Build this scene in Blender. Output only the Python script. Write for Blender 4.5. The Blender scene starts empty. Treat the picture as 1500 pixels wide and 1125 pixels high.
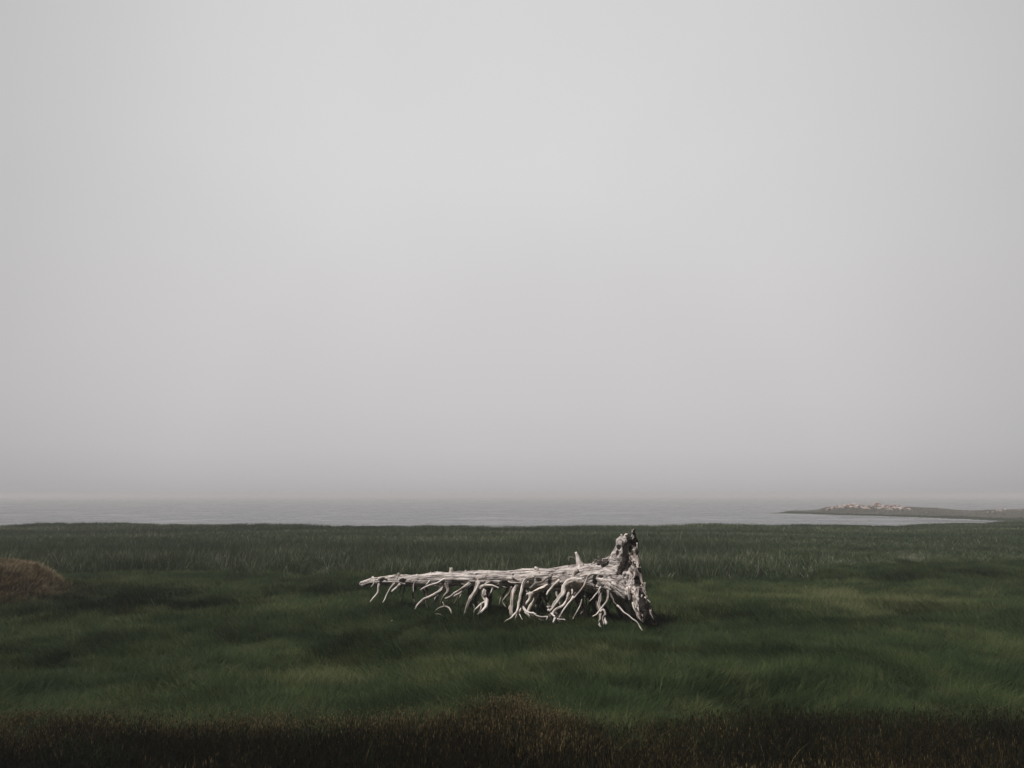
import bpy, bmesh, math, random
import numpy as np
from mathutils import Vector, Matrix, noise

# ------------------------------------------------------------------ camera
W, H, F = 1500.0, 1125.0, 1299.0          # photograph size and focal length in its pixels
HORIZON = 726.0
CAM_Z = 2.0
PITCH = math.atan((HORIZON - H / 2) / F)
scene = bpy.context.scene
COL = scene.collection
cam_d = bpy.data.cameras.new("camera")
cam = bpy.data.objects.new("camera", cam_d)
COL.objects.link(cam)
cam_d.sensor_width = 36.0
cam_d.lens = 36.0 * F / W
cam_d.clip_start = 0.05
cam_d.clip_end = 6000.0
cam.location = (0, 0, CAM_Z)
cam.rotation_euler = (math.pi / 2 + PITCH, 0, 0)
scene.camera = cam

# ------------------------------------------------------------------ light
SUN_EL, SUN_AZ = math.radians(58), math.radians(-114)     # azimuth from +Y, clockwise positive
sun_d = bpy.data.lights.new("sun", 'SUN')
sun_d.energy = 4.9
sun_d.angle = math.radians(0.6)
sun_d.color = (1.0, 0.955, 0.92)
sun = bpy.data.objects.new("sun", sun_d)
COL.objects.link(sun)
sdir = Vector((math.sin(SUN_AZ) * math.cos(SUN_EL), math.cos(SUN_AZ) * math.cos(SUN_EL), math.sin(SUN_EL)))
sun.rotation_euler = (-sdir).to_track_quat('-Z', 'Y').to_euler()
sun.location = (-20, -20, 60)

world = bpy.data.worlds.new("World")
scene.world = world
world.use_nodes = True
wt = world.node_tree
for n in list(wt.nodes):
    wt.nodes.remove(n)
N = wt.nodes.new
wout = N('ShaderNodeOutputWorld')
geo = N('ShaderNodeTexCoord')
sep = N('ShaderNodeSeparateXYZ')
wt.links.new(geo.outputs['Generated'], sep.inputs[0])
ramp = N('ShaderNodeValToRGB')           # fog-grey sky by elevation: paler band low down, unseen zenith darkened to deepen shadows
els = [(0.0, 0.45), (0.02, 0.515), (0.05, 0.57), (0.10, 0.61), (0.22, 0.66), (0.36, 0.72), (0.54, 0.765), (0.64, 0.28), (0.74, 0.08), (1.0, 0.04)]
cr = ramp.color_ramp
while len(cr.elements) < len(els):
    cr.elements.new(0.5)
for e, (p, v) in zip(cr.elements, els):
    e.position = p
    pink = 1.0 if p < 0.3 else 0.35
    e.color = (v * (1 + 0.012 * pink), v * (1 - 0.010 * pink), v * (1 + 0.004 * pink), 1)
wt.links.new(sep.outputs['Z'], ramp.inputs[0])
# sky dimmed behind the camera, out of view, to cut fill light
mr = N('ShaderNodeMapRange')
mr.inputs['From Min'].default_value = 0.0
mr.inputs['From Max'].default_value = 0.94
mr.inputs['To Min'].default_value = 0.03
mr.inputs['To Max'].default_value = 1.0
wt.links.new(sep.outputs['Y'], mr.inputs['Value'])
nz = N('ShaderNodeTexNoise')
nz.inputs['Scale'].default_value = 2.2
nz.inputs['Detail'].default_value = 3
wt.links.new(geo.outputs['Generated'], nz.inputs['Vector'])
mr2 = N('ShaderNodeMapRange')
mr2.inputs['From Min'].default_value = 0.3
mr2.inputs['From Max'].default_value = 0.7
mr2.inputs['To Min'].default_value = 0.965
mr2.inputs['To Max'].default_value = 1.03
wt.links.new(nz.outputs[0], mr2.inputs['Value'])
mm = N('ShaderNodeMath'); mm.operation = 'MULTIPLY'
wt.links.new(mr.outputs[0], mm.inputs[0]); wt.links.new(mr2.outputs[0], mm.inputs[1])
vm = N('ShaderNodeVectorMath'); vm.operation = 'SCALE'
xx = N('ShaderNodeMath'); xx.operation = 'MULTIPLY'      # the fog glow is brightest straight out to sea
wt.links.new(sep.outputs['X'], xx.inputs[0]); wt.links.new(sep.outputs['X'], xx.inputs[1])
xf = N('ShaderNodeMath'); xf.operation = 'MULTIPLY_ADD'; xf.inputs[1].default_value = -0.33; xf.inputs[2].default_value = 1.0
wt.links.new(xx.outputs[0], xf.inputs[0])
m3 = N('ShaderNodeMath'); m3.operation = 'MULTIPLY'; wt.links.new(mm.outputs[0], m3.inputs[0]); wt.links.new(xf.outputs[0], m3.inputs[1])
wt.links.new(ramp.outputs[0], vm.inputs[0]); wt.links.new(m3.outputs[0], vm.inputs['Scale'])
bg1 = N('ShaderNodeBackground'); bg1.inputs['Strength'].default_value = 1.0
wt.links.new(vm.outputs[0], bg1.inputs['Color'])
sky = N('ShaderNodeTexSky'); sky.sky_type = 'NISHITA'; sky.sun_disc = False
sky.sun_elevation = SUN_EL; sky.sun_rotation = SUN_AZ; sky.dust_density = 6.0
bw = N('ShaderNodeRGBToBW')
wt.links.new(sky.outputs[0], bw.inputs[0])
bg2 = N('ShaderNodeBackground'); bg2.inputs['Strength'].default_value = 0.10
wt.links.new(bw.outputs[0], bg2.inputs['Color'])
mx = N('ShaderNodeMixShader'); mx.inputs[0].default_value = 0.06
wt.links.new(bg1.outputs[0], mx.inputs[1]); wt.links.new(bg2.outputs[0], mx.inputs[2])
wt.links.new(mx.outputs[0], wout.inputs['Surface'])

scene.view_settings.view_transform = 'Standard'
scene.view_settings.look = 'None'
scene.view_settings.gamma = 1.0
scene.view_settings.exposure = 0.0
scene.cycles.max_bounces = 6
scene.cycles.diffuse_bounces = 2
scene.cycles.volume_bounces = 1
scene.cycles.use_denoising = True
scene.cycles.denoising_prefilter = 'ACCURATE'
scene.cycles.use_adaptive_sampling = False

rng = np.random.default_rng(7)
random.seed(7)

# ------------------------------------------------------------------ helpers
cP, sP = math.cos(PITCH), math.sin(PITCH)
def ray(px, py):
    dx, dz = (px - W / 2) / F, -(py - H / 2) / F
    return Vector((dx, cP - dz * sP, sP + dz * cP))
def at(px, py, Y):                       # the point seen at that pixel, Y metres ahead
    d = ray(px, py); return Vector((0, 0, CAM_Z)) + d * (Y / d.y)
def ground_at(px, py, z=0.0):
    d = ray(px, py); return Vector((0, 0, CAM_Z)) + d * ((z - CAM_Z) / d.z)

def tag(o, label=None, cat=None, group=None, kind=None):
    if label: o['label'] = label
    if cat: o['category'] = cat
    if group: o['group'] = group
    if kind: o['kind'] = kind
    return o

def link_mesh(name, verts, faces, mat, parent=None, smooth=True, attrs=None):
    me = bpy.data.meshes.new(name)
    me.from_pydata(verts, [], faces)
    if attrs is not None:
        a = me.attributes.new('grain', 'FLOAT_VECTOR', 'POINT')
        a.data.foreach_set('vector', np.asarray(attrs, dtype=np.float32).ravel())
    me.materials.append(mat)
    if smooth:
        me.polygons.foreach_set('use_smooth', [True] * len(me.polygons))
    me.update()
    o = bpy.data.objects.new(name, me)
    COL.objects.link(o)
    if parent: o.parent = parent
    return o

# smooth value noise in numpy (for terrain and for grass fields)
_perm = rng.random((256, 256))
def vnoise(x, y):
    x = np.asarray(x, float); y = np.asarray(y, float)
    xi = np.floor(x).astype(int); yi = np.floor(y).astype(int)
    fx = x - xi; fy = y - yi
    fx = fx * fx * (3 - 2 * fx); fy = fy * fy * (3 - 2 * fy)
    g = lambda a, b: _perm[a & 255, b & 255]
    return ((g(xi, yi) * (1 - fx) + g(xi + 1, yi) * fx) * (1 - fy) + (g(xi, yi + 1) * (1 - fx) + g(xi + 1, yi + 1) * fx) * fy) * 2 - 1
def fbm(x, y, o=3):
    r = 0; a = 1; s = 0
    for k in range(o):
        r = r + a * vnoise(x * 2 ** k + 17.3 * k, y * 2 ** k + 9.1 * k); s += a; a *= 0.5
    return r / s
def sstep(a, b, x):
    t = np.clip((x - a) / (b - a), 0, 1); return t * t * (3 - 2 * t)

# ------------------------------------------------------------------ materials
def new_mat(name):
    m = bpy.data.materials.new(name); m.use_nodes = True
    nt = m.node_tree
    return m, nt, nt.nodes['Principled BSDF']
def ramp_node(nt, stops):
    r = nt.nodes.new('ShaderNodeValToRGB')
    while len(r.color_ramp.elements) < len(stops): r.color_ramp.elements.new(0.5)
    for e, (p, c) in zip(r.color_ramp.elements, stops):
        e.position = p; e.color = (*c, 1)
    return r

def grass_mat(name, stops, rnd=0.35, transl=0.18, rough=0.6):
    m, nt, b = new_mat(name)
    at1 = nt.nodes.new('ShaderNodeAttribute'); at1.attribute_type = 'INSTANCER'; at1.attribute_name = 'tint'
    at2 = nt.nodes.new('ShaderNodeAttribute'); at2.attribute_type = 'GEOMETRY'; at2.attribute_name = 'bladetint'
    r = ramp_node(nt, stops)
    ma = nt.nodes.new('ShaderNodeMath'); ma.operation = 'MULTIPLY_ADD'
    ma.inputs[1].default_value = rnd
    nt.links.new(at2.outputs['Fac'], ma.inputs[0]); nt.links.new(at1.outputs['Fac'], ma.inputs[2])
    nt.links.new(ma.outputs[0], r.inputs[0])
    nt.links.new(r.outputs[0], b.inputs['Base Color'])
    b.inputs['Roughness'].default_value = rough
    b.inputs['Specular IOR Level'].default_value = 0.06
    tr = nt.nodes.new('ShaderNodeBsdfTranslucent')
    nt.links.new(r.outputs[0], tr.inputs['Color'])
    ms = nt.nodes.new('ShaderNodeMixShader'); ms.inputs[0].default_value = transl
    nt.links.new(b.outputs[0], ms.inputs[1]); nt.links.new(tr.outputs[0], ms.inputs[2])
    nt.links.new(ms.outputs[0], nt.nodes['Material Output'].inputs['Surface'])
    return m

M_hay = grass_mat('marsh_hay', [(0.0, (0.0070, 0.0140, 0.0055)), (0.30, (0.0175, 0.0325, 0.0110)), (0.60, (0.0345, 0.0540, 0.0180)), (0.85, (0.0680, 0.0810, 0.0310)), (1.0, (0.1180, 0.1220, 0.0580))], rnd=0.5)
M_tall = grass_mat('cordgrass', [(0.0, (0.0108, 0.0225, 0.0108)), (0.45, (0.0261, 0.0459, 0.0216)), (0.8, (0.0558, 0.0774, 0.0360)), (0.93, (0.1080, 0.1260, 0.0720)), (1.0, (0.3240, 0.3240, 0.2430))])
M_sedge = grass_mat('brown_sedge', [(0.0, (0.0026, 0.0034, 0.0017)), (0.45, (0.0068, 0.0076, 0.0034)), (0.72, (0.0187, 0.0153, 0.0068)), (0.88, (0.0723, 0.0527, 0.0238)), (1.0, (0.1870, 0.1445, 0.0723))], rnd=0.55, transl=0.05)
M_rust = grass_mat('rust_grass', [(0.0, (0.0377, 0.0279, 0.0143)), (0.5, (0.1183, 0.0924, 0.0554)), (1.0, (0.2903, 0.2311, 0.1435))], rnd=0.45)
M_point = grass_mat('hazed_point_heath', [(0.0, (0.125, 0.127, 0.108)), (1.0, (0.22, 0.215, 0.19))])  # dry grass made paler and greyer to stand in for haze

M_ground, nt, b = new_mat('marsh_soil')
tc = nt.nodes.new('ShaderNodeTexCoord')
n1 = nt.nodes.new('ShaderNodeTexNoise'); n1.inputs['Scale'].default_value = 0.35; n1.inputs['Detail'].default_value = 8; n1.inputs['Roughness'].default_value = 0.65
nt.links.new(tc.outputs['Object'], n1.inputs['Vector'])
r = ramp_node(nt, [(0.3, (0.010, 0.014, 0.008)), (0.55, (0.018, 0.026, 0.013)), (0.75, (0.030, 0.038, 0.020))])
nt.links.new(n1.outputs[0], r.inputs[0]); nt.links.new(r.outputs[0], b.inputs['Base Color'])
b.inputs['Roughness'].default_value = 0.95
b.inputs['Specular IOR Level'].default_value = 0.1

M_water, nt, b = new_mat('sea_water')
b.inputs['Base Color'].default_value = (0.035, 0.042, 0.048, 1)
b.inputs['Roughness'].default_value = 0.16
b.inputs['IOR'].default_value = 1.33
tc = nt.nodes.new('ShaderNodeTexCoord')
mp = nt.nodes.new('ShaderNodeMapping'); mp.inputs['Scale'].default_value = (0.55, 1.0, 1.0)
nt.links.new(tc.outputs['Object'], mp.inputs[0])
n1 = nt.nodes.new('ShaderNodeTexNoise'); n1.inputs['Scale'].default_value = 0.9; n1.inputs['Detail'].default_value = 5; n1.inputs['Roughness'].default_value = 0.6
nt.links.new(mp.outputs[0], n1.inputs['Vector'])
mp2 = nt.nodes.new('ShaderNodeMapping'); mp2.inputs['Scale'].default_value = (0.10, 0.22, 1.0); nt.links.new(tc.outputs['Object'], mp2.inputs[0])
n4 = nt.nodes.new('ShaderNodeTexNoise'); n4.inputs['Scale'].default_value = 1.0; n4.inputs['Detail'].default_value = 7; n4.inputs['Roughness'].default_value = 0.7; nt.links.new(mp2.outputs[0], n4.inputs['Vector'])
r5 = ramp_node(nt, [(0.35, (0.02, 0.025, 0.03)), (0.5, (0.07, 0.075, 0.08)), (0.65, (0.24, 0.24, 0.25))]); nt.links.new(n4.outputs[0], r5.inputs[0]); nt.links.new(r5.outputs[0], b.inputs['Base Color'])
r6 = ramp_node(nt, [(0.35, (0.05, 0.05, 0.05)), (0.65, (0.45, 0.45, 0.45))]); nt.links.new(n4.outputs[0], r6.inputs[0]); nt.links.new(r6.outputs[0], b.inputs['Roughness'])
bp = nt.nodes.new('ShaderNodeBump'); bp.inputs['Strength'].default_value = 1.0; bp.inputs['Distance'].default_value = 0.6
nt.links.new(n1.outputs[0], bp.inputs['Height']); nt.links.new(bp.outputs[0], b.inputs['Normal'])

def wood_mat(name, dark=(0.10, 0.085, 0.078), mid=(0.28, 0.25, 0.235), light=(0.60, 0.555, 0.53), gscale=1.0, bump=0.025, soil_shade=False):
    m, nt, b = new_mat(name)
    ga = nt.nodes.new('ShaderNodeAttribute'); ga.attribute_name = 'grain'
    mp = nt.nodes.new('ShaderNodeMapping'); mp.inputs['Scale'].default_value = (2.2 * gscale, 34 * gscale, 34 * gscale)
    nt.links.new(ga.outputs['Vector'], mp.inputs[0])
    n1 = nt.nodes.new('ShaderNodeTexNoise'); n1.inputs['Scale'].default_value = 1.0; n1.inputs['Detail'].default_value = 6; n1.inputs['Roughness'].default_value = 0.62; n1.inputs['Distortion'].default_value = 0.25
    nt.links.new(mp.outputs[0], n1.inputs['Vector'])
    tc = nt.nodes.new('ShaderNodeTexCoord')
    n2 = nt.nodes.new('ShaderNodeTexNoise'); n2.inputs['Scale'].default_value = 6.0; n2.inputs['Detail'].default_value = 5; n2.inputs['Roughness'].default_value = 0.6
    nt.links.new(tc.outputs['Object'], n2.inputs['Vector'])
    r1 = ramp_node(nt, [(0.34, dark), (0.44, mid), (0.58, light), (0.8, tuple(min(1, c * 1.1) for c in light))])
    nt.links.new(n1.outputs[0], r1.inputs[0])
    r2 = ramp_node(nt, [(0.32, (0.30, 0.26, 0.24)), (0.42, (0.76, 0.74, 0.73)), (0.56, (1, 1, 1)), (0.70, (1.0, 0.88, 0.78))])
    nt.links.new(n2.outputs[0], r2.inputs[0])
    mix = nt.nodes.new('ShaderNodeMix'); mix.data_type = 'RGBA'; mix.blend_type = 'MULTIPLY'; mix.inputs[0].default_value = 1.0
    nt.links.new(r1.outputs[0], mix.inputs[6]); nt.links.new(r2.outputs[0], mix.inputs[7])
    outc = mix.outputs[2]
    if soil_shade:                                 # dirt on the root crown, plus shade painted on its unlit side
        so = nt.nodes.new('ShaderNodeAttribute'); so.attribute_name = 'soil_shade'
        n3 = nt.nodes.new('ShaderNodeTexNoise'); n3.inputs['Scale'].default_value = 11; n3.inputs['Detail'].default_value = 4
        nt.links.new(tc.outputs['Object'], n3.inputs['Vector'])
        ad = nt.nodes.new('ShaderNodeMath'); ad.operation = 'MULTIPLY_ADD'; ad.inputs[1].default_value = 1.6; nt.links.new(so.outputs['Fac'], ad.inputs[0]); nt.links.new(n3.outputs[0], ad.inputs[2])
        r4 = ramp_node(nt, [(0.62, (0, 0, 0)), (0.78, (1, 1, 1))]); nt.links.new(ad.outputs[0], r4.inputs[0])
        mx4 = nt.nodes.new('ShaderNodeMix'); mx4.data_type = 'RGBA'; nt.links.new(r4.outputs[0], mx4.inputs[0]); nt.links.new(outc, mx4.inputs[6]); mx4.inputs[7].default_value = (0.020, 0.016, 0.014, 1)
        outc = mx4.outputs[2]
    nt.links.new(outc, b.inputs['Base Color'])
    b.inputs['Roughness'].default_value = 0.8
    b.inputs['Specular IOR Level'].default_value = 0.2
    r3 = ramp_node(nt, [(0.3, (0, 0, 0)), (0.45, (0.75, 0.75, 0.75)), (0.7, (1, 1, 1))])
    nt.links.new(n1.outputs[0], r3.inputs[0])
    bp = nt.nodes.new('ShaderNodeBump'); bp.inputs['Strength'].default_value = 1.0; bp.inputs['Distance'].default_value = bump
    nt.links.new(r3.outputs[0], bp.inputs['Height']); nt.links.new(bp.outputs[0], b.inputs['Normal'])
    return m
M_wood = wood_mat('weathered_wood', soil_shade=True)
M_branch = wood_mat('bleached_branch', dark=(0.11, 0.09, 0.08), mid=(0.38, 0.34, 0.31), light=(0.74, 0.69, 0.645), bump=0.010)
M_darkwood = wood_mat('dark_shade_wood', dark=(0.02, 0.017, 0.015), mid=(0.055, 0.047, 0.042), light=(0.12, 0.10, 0.09), bump=0.01)  # dark burls, and far-side branches with shade mixed into the colour
M_root = wood_mat('ragged_root_wood', dark=(0.035, 0.028, 0.025), mid=(0.14, 0.115, 0.10), light=(0.42, 0.37, 0.34), bump=0.012)

M_rock, nt, b = new_mat('pink_granite')
oi = nt.nodes.new('ShaderNodeObjectInfo')
r = ramp_node(nt, [(0.0, (0.20, 0.155, 0.14)), (0.5, (0.32, 0.24, 0.22)), (0.85, (0.36, 0.30, 0.275)), (1.0, (0.48, 0.43, 0.41))])
nt.links.new(oi.outputs['Random'], r.inputs[0])
n1 = nt.nodes.new('ShaderNodeTexNoise'); n1.inputs['Scale'].default_value = 5; n1.inputs['Detail'].default_value = 6
tc = nt.nodes.new('ShaderNodeTexCoord'); nt.links.new(tc.outputs['Object'], n1.inputs['Vector'])
r2 = ramp_node(nt, [(0.3, (0.5, 0.5, 0.5)), (0.6, (1, 1, 1))]); nt.links.new(n1.outputs[0], r2.inputs[0])
mix = nt.nodes.new('ShaderNodeMix'); mix.data_type = 'RGBA'; mix.blend_type = 'MULTIPLY'; mix.inputs[0].default_value = 1.0
nt.links.new(r.outputs[0], mix.inputs[6]); nt.links.new(r2.outputs[0], mix.inputs[7]); nt.links.new(mix.outputs[2], b.inputs['Base Color'])
b.inputs['Roughness'].default_value = 0.85

# ------------------------------------------------------------------ terrain
WATER_Z = -0.45
def curve_u(pts, z=0.0):                 # pixel outline on the ground -> (u = x/y, Y) table
    t = []
    for px, py in pts:
        g = ground_at(px, py, z); t.append((g.x / g.y, g.y))
    t.sort(); return np.array([a for a, _ in t]), np.array([b_ for _, b_ in t])
shore_u, shore_Y = curve_u([(-500, 777), (-60, 773), (0, 771), (60, 768), (180, 768), (300, 770), (500, 771), (700, 772), (850, 772), (940, 771.5), (1010, 770), (1080, 769), (1180, 769.5), (1240, 769), (1290, 770), (1340, 768.5), (1380, 767), (1430, 766), (1480, 763), (1700, 760), (2300, 758)], 0.10)
penn_u, penn_Y = curve_u([(1105, 751.6), (1140, 752), (1200, 753.5), (1300, 756.5), (1380, 759.5), (1440, 762), (1480, 763.5), (1700, 764), (2300, 764)], WATER_Z)
crest = [(1085, 753.2), (1110, 752), (1140, 751), (1165, 748.8), (1185, 749.2), (1203, 748), (1215, 744.5), (1240, 742.0), (1290, 742.5), (1330, 744.0), (1365, 745.5), (1400, 748.8), (1430, 750), (1455, 748.5), (1500, 748), (1600, 746), (2300, 744)]
cr_u, cr_py = [], []
for px, py in crest:
    d = ray(px, py); cr_u.append(d.x / d.y); cr_py.append(-d.z / d.y)
cr_u = np.array(cr_u); cr_py = np.array(cr_py)
pen_w = lambda u: np.interp(u, [shore_u[0], penn_u[0], penn_u[2], 0.45, 1.2], [2.0, 2.0, 26.0, 42.0, 60.0])

mound_c = ground_at(-88, 888)
def height(x, y):
    x = np.asarray(x, float); y = np.asarray(y, float)
    yy = np.maximum(y, 4.0); u = x / yy
    Ys = np.interp(u, shore_u, shore_Y) * (1 + 0.035 * fbm(u * 34, u * 0 + 3.3, 4))
    marsh = 0.085 * fbm(x * 0.42 + 3, y * 0.42, 3) + 0.05 * fbm(x * 1.1 + 13, y * 1.3, 2) + 0.10 * fbm(x * 0.11 + 31, y * 0.11 + 5, 2)
    marsh = marsh * sstep(1.0, 6.0, yy) * (1 - 0.6 * sstep(30, 50, yy)) + 0.06 * sstep(35, 60, yy)
    # dips and swells that make the darker hollows
    marsh = marsh - 0.10 * np.exp(-(((u - ((1265 - 750) / F)) / 0.10) ** 2 + ((y - 15.2) / 0.7) ** 2))
    marsh = marsh - 0.12 * np.exp(-(((u + 0.42) / 0.10) ** 2 + ((y - 17.0) / 0.9) ** 2))
    # brown hummock at the left
    mx_, my_ = mound_c.x, mound_c.y + 1.0
    rr = np.sqrt(((x - mx_) / 1.6) ** 2 + ((y - my_) / 2.2) ** 2) + 0.08 * fbm(x * 1.1, y * 1.1 + 3, 3)
    marsh = marsh + 0.60 * (1 - sstep(0.35, 1.15, rr))
    e = sstep(0.0, 1.0, (Ys - y) / 2.0 + 0.5)
    bed = -1.1
    h = bed + (marsh - bed) * e
    # far point
    Yn = np.interp(u, penn_u, penn_Y)
    w = pen_w(u)
    t = (y - Yn) / w
    inside = (u > penn_u[0] - 0.004)
    Yc = Yn + 0.55 * w
    zc = CAM_Z - np.interp(u, cr_u, cr_py) * Yc
    prof = np.where(t < 0.55, sstep(-0.05, 0.55, t) ** 0.55, 1 - sstep(0.55, 1.05, t))
    pen = bed + (zc + 0.05 * fbm(x * 0.2, y * 0.2, 3) - bed) * np.clip(prof, 0, 1) 
    pen = np.where(t < 0.55, np.maximum(pen, np.where(t > 0, WATER_Z + 0.03 + (zc - WATER_Z) * sstep(0, 0.55, t), bed)), pen)
    pen = np.where(inside & (t > -0.05) & (t < 1.05), pen, bed)
    return np.maximum(h, pen)

def build_ground():
    rows = np.concatenate([np.linspace(-25, 3, 15), np.linspace(3.3, 30, 200), np.linspace(30.3, 90, 140), np.linspace(91, 200, 110), np.array([215, 250, 300, 400, 600, 900, 1400])])
    us = np.linspace(-1.25, 1.25, 420)
    X = us[None, :] * (np.maximum(rows, -10)[:, None] + 22); Y = np.repeat(rows[:, None], len(us), 1)
    Z = height(X, Y)
    V = np.stack([X, Y, Z], -1).reshape(-1, 3)
    nr, nc = X.shape
    idx = np.arange(nr * nc).reshape(nr, nc)
    Fq = np.stack([idx[:-1, :-1], idx[:-1, 1:], idx[1:, 1:], idx[1:, :-1]], -1).reshape(-1, 4)
    o = link_mesh('ground', V.tolist(), Fq.tolist(), M_ground)
    tag(o, kind='structure')
build_ground()
wv = [(-1400, 20, WATER_Z), (1400, 20, WATER_Z), (1400, 1400, WATER_Z), (-1400, 1400, WATER_Z)]
tag(link_mesh('water', wv, [(0, 1, 2, 3)], M_water, smooth=False), kind='structure')

# ------------------------------------------------------------------ grass
def tuft_mesh(name, n, R, h, hv, bend, spread, w, mat, segs=3, heads=0.0, seed=0, frizz=0.15):
    g = np.random.default_rng(seed)
    V, Fc, T = [], [], []
    for k in range(n):
        rad = R * math.sqrt(g.random()); th = g.random() * 2 * math.pi
        x0, y0 = rad * math.cos(th), rad * math.sin(th)
        az = g.normal(0, spread); hh = h * (1 - hv * g.random())
        bd = bend * (0.5 + g.random())
        ww = w * (0.6 + 0.7 * g.random())
        sa = az + math.pi / 2 + g.normal(0, 0.7)
        sx, sy = math.cos(sa), math.sin(sa)
        dx, dy = math.cos(az), math.sin(az)
        tint = g.random() if g.random() > 0.035 else 1.7; side = g.normal(0, frizz)
        i0 = len(V)
        for s in range(segs + 1):
            t = s / segs
            px = x0 + dx * hh * bd * t ** 1.8 + -dy * hh * side * t * t
            py = y0 + dy * hh * bd * t ** 1.8 + dx * hh * side * t * t
            pz = hh * (t - 0.42 * min(bd, 1.2) * t * t) - 0.02
            wd = ww * 0.5 * (1 - t) ** 0.6 if s < segs else 0
            if s < segs:
                V.append((px - sx * wd, py - sy * wd, pz)); V.append((px + sx * wd, py + sy * wd, pz)); T += [tint, tint]
            else:
                V.append((px, py, pz)); T.append(tint)
            if s and s < segs:
                a = i0 + 2 * (s - 1); Fc.append((a, a + 1, a + 3, a + 2))
        a = i0 + 2 * (segs - 1); Fc.append((a, a + 1, a + 2))
        if g.random() < heads:               # seed head: small spindle near the tip
            j = len(V); hr = ww * 0.9
            for (ox, oy, oz) in [(0, 0, -0.035), (hr, 0, -0.01), (0, hr, -0.01), (-hr, 0, -0.01), (0, -hr, -0.01), (0, 0, 0.018)]:
                V.append((px + ox, py + oy, pz + oz)); T.append(0.75 + 0.5 * g.random())
            Fc += [(j, j + 2, j + 1), (j, j + 3, j + 2), (j, j + 4, j + 3), (j, j + 1, j + 4), (j + 5, j + 1, j + 2), (j + 5, j + 2, j + 3), (j + 5, j + 3, j + 4), (j + 5, j + 4, j + 1)]
    me = bpy.data.meshes.new(name); me.from_pydata(V, [], Fc)
    at_ = me.attributes.new('bladetint', 'FLOAT', 'POINT'); at_.data.foreach_set('value', np.array(T, np.float32))
    me.materials.append(mat); me.update()
    return bpy.data.objects.new(name, me)       # a source for instancing, not linked to the scene

def scatter(name, label, cat, P, rotz, tilt, scl, sclz, tint, sources):
    """P (n,3). One object of tufts, instanced with geometry nodes."""
    me = bpy.data.meshes.new(name); me.from_pydata(P.tolist(), [], [])
    n = len(P)
    rot = np.stack([np.zeros(n), tilt, rotz], -1)
    sc3 = np.stack([scl, scl, scl * sclz], -1)
    for nm, tp, fld, data in (('rot', 'FLOAT_VECTOR', 'vector', rot), ('sc', 'FLOAT_VECTOR', 'vector', sc3), ('tint', 'FLOAT', 'value', tint)):
        a = me.attributes.new(nm, tp, 'POINT'); a.data.foreach_set(fld, np.asarray(data, np.float32).ravel())
    a = me.attributes.new('vi', 'INT', 'POINT'); a.data.foreach_set('value', rng.integers(0, len(sources), n).astype(np.int32))
    o = bpy.data.objects.new(name, me); COL.objects.link(o)
    ng = bpy.data.node_groups.new(name + '_nodes', 'GeometryNodeTree')
    ng.interface.new_socket('Geometry', in_out='INPUT', socket_type='NodeSocketGeometry')
    ng.interface.new_socket('Geometry', in_out='OUTPUT', socket_type='NodeSocketGeometry')
    NN = ng.nodes.new; L = ng.links.new
    gi = NN('NodeGroupInput'); go = NN('NodeGroupOutput')
    mp = NN('GeometryNodeMeshToPoints'); L(gi.outputs[0], mp.inputs[0])
    g2i = NN('GeometryNodeGeometryToInstance')
    for s in reversed(sources):
        oi = NN('GeometryNodeObjectInfo'); oi.inputs['Object'].default_value = s
        L(oi.outputs['Geometry'], g2i.inputs[0])
    ip = NN('GeometryNodeInstanceOnPoints')
    L(mp.outputs[0], ip.inputs['Points']); L(g2i.outputs[0], ip.inputs['Instance'])
    ip.inputs['Pick Instance'].default_value = True
    def attr(nm, dt):
        a = NN('GeometryNodeInputNamedAttribute'); a.data_type = dt; a.inputs['Name'].default_value = nm; return a.outputs[0]
    e2r = NN('FunctionNodeEulerToRotation'); L(attr('rot', 'FLOAT_VECTOR'), e2r.inputs[0])
    L(attr('vi', 'INT'), ip.inputs['Instance Index'])
    L(e2r.outputs[0], ip.inputs['Rotation']); L(attr('sc', 'FLOAT_VECTOR'), ip.inputs['Scale'])
    L(ip.outputs[0], go.inputs[0])
    md = o.modifiers.new('tufts', 'NODES'); md.node_group = ng
    tag(o, label, cat, kind='stuff')
    return o

def points(y0, y1, dens, umax=0.72, xmargin=1.6):
    """jittered points in the fan the camera sees (plus a margin for a step aside)"""
    out = []
    y = y0
    while y < y1:
        dy = min(max(0.5, y * 0.06), y1 - y)
        ym = y + dy / 2; half = umax * ym + xmargin
        n = int(2 * half * dy * (dens(ym) if callable(dens) else dens))
        out.append(np.stack([rng.uniform(-half, half, n), rng.uniform(y, y + dy, n)], -1))
        y += dy
    return np.concatenate(out)
def uv_px(x, y):                            # approx photo column and row of a ground point
    d = y * cP - (0 - CAM_Z) * -sP if False else y * cP + (0 - CAM_Z) * sP
    px = W / 2 + F * x / d
    v = (-y * sP + (0 - CAM_Z) * cP) / d
    return px, H / 2 - F * v

fore_px = np.array([-300, 0, 200, 400, 480, 560, 640, 700, 760, 820, 900, 1000, 1100, 1200, 1300, 1500, 1900])
fore_py = np.array([1050, 1050, 1046, 1050, 1062, 1072, 1066, 1046, 1042, 1056, 1068, 1066, 1058, 1062, 1070, 1060, 1060])
tall_px = np.array([-300, 60, 110, 250, 420, 520, 700, 960, 1100, 1180, 1230, 1300, 1500, 1900])
tall_py = np.array([850, 845, 846, 844, 846, 850, 850, 850, 852, 850, 838, 830, 826, 824])

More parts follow.
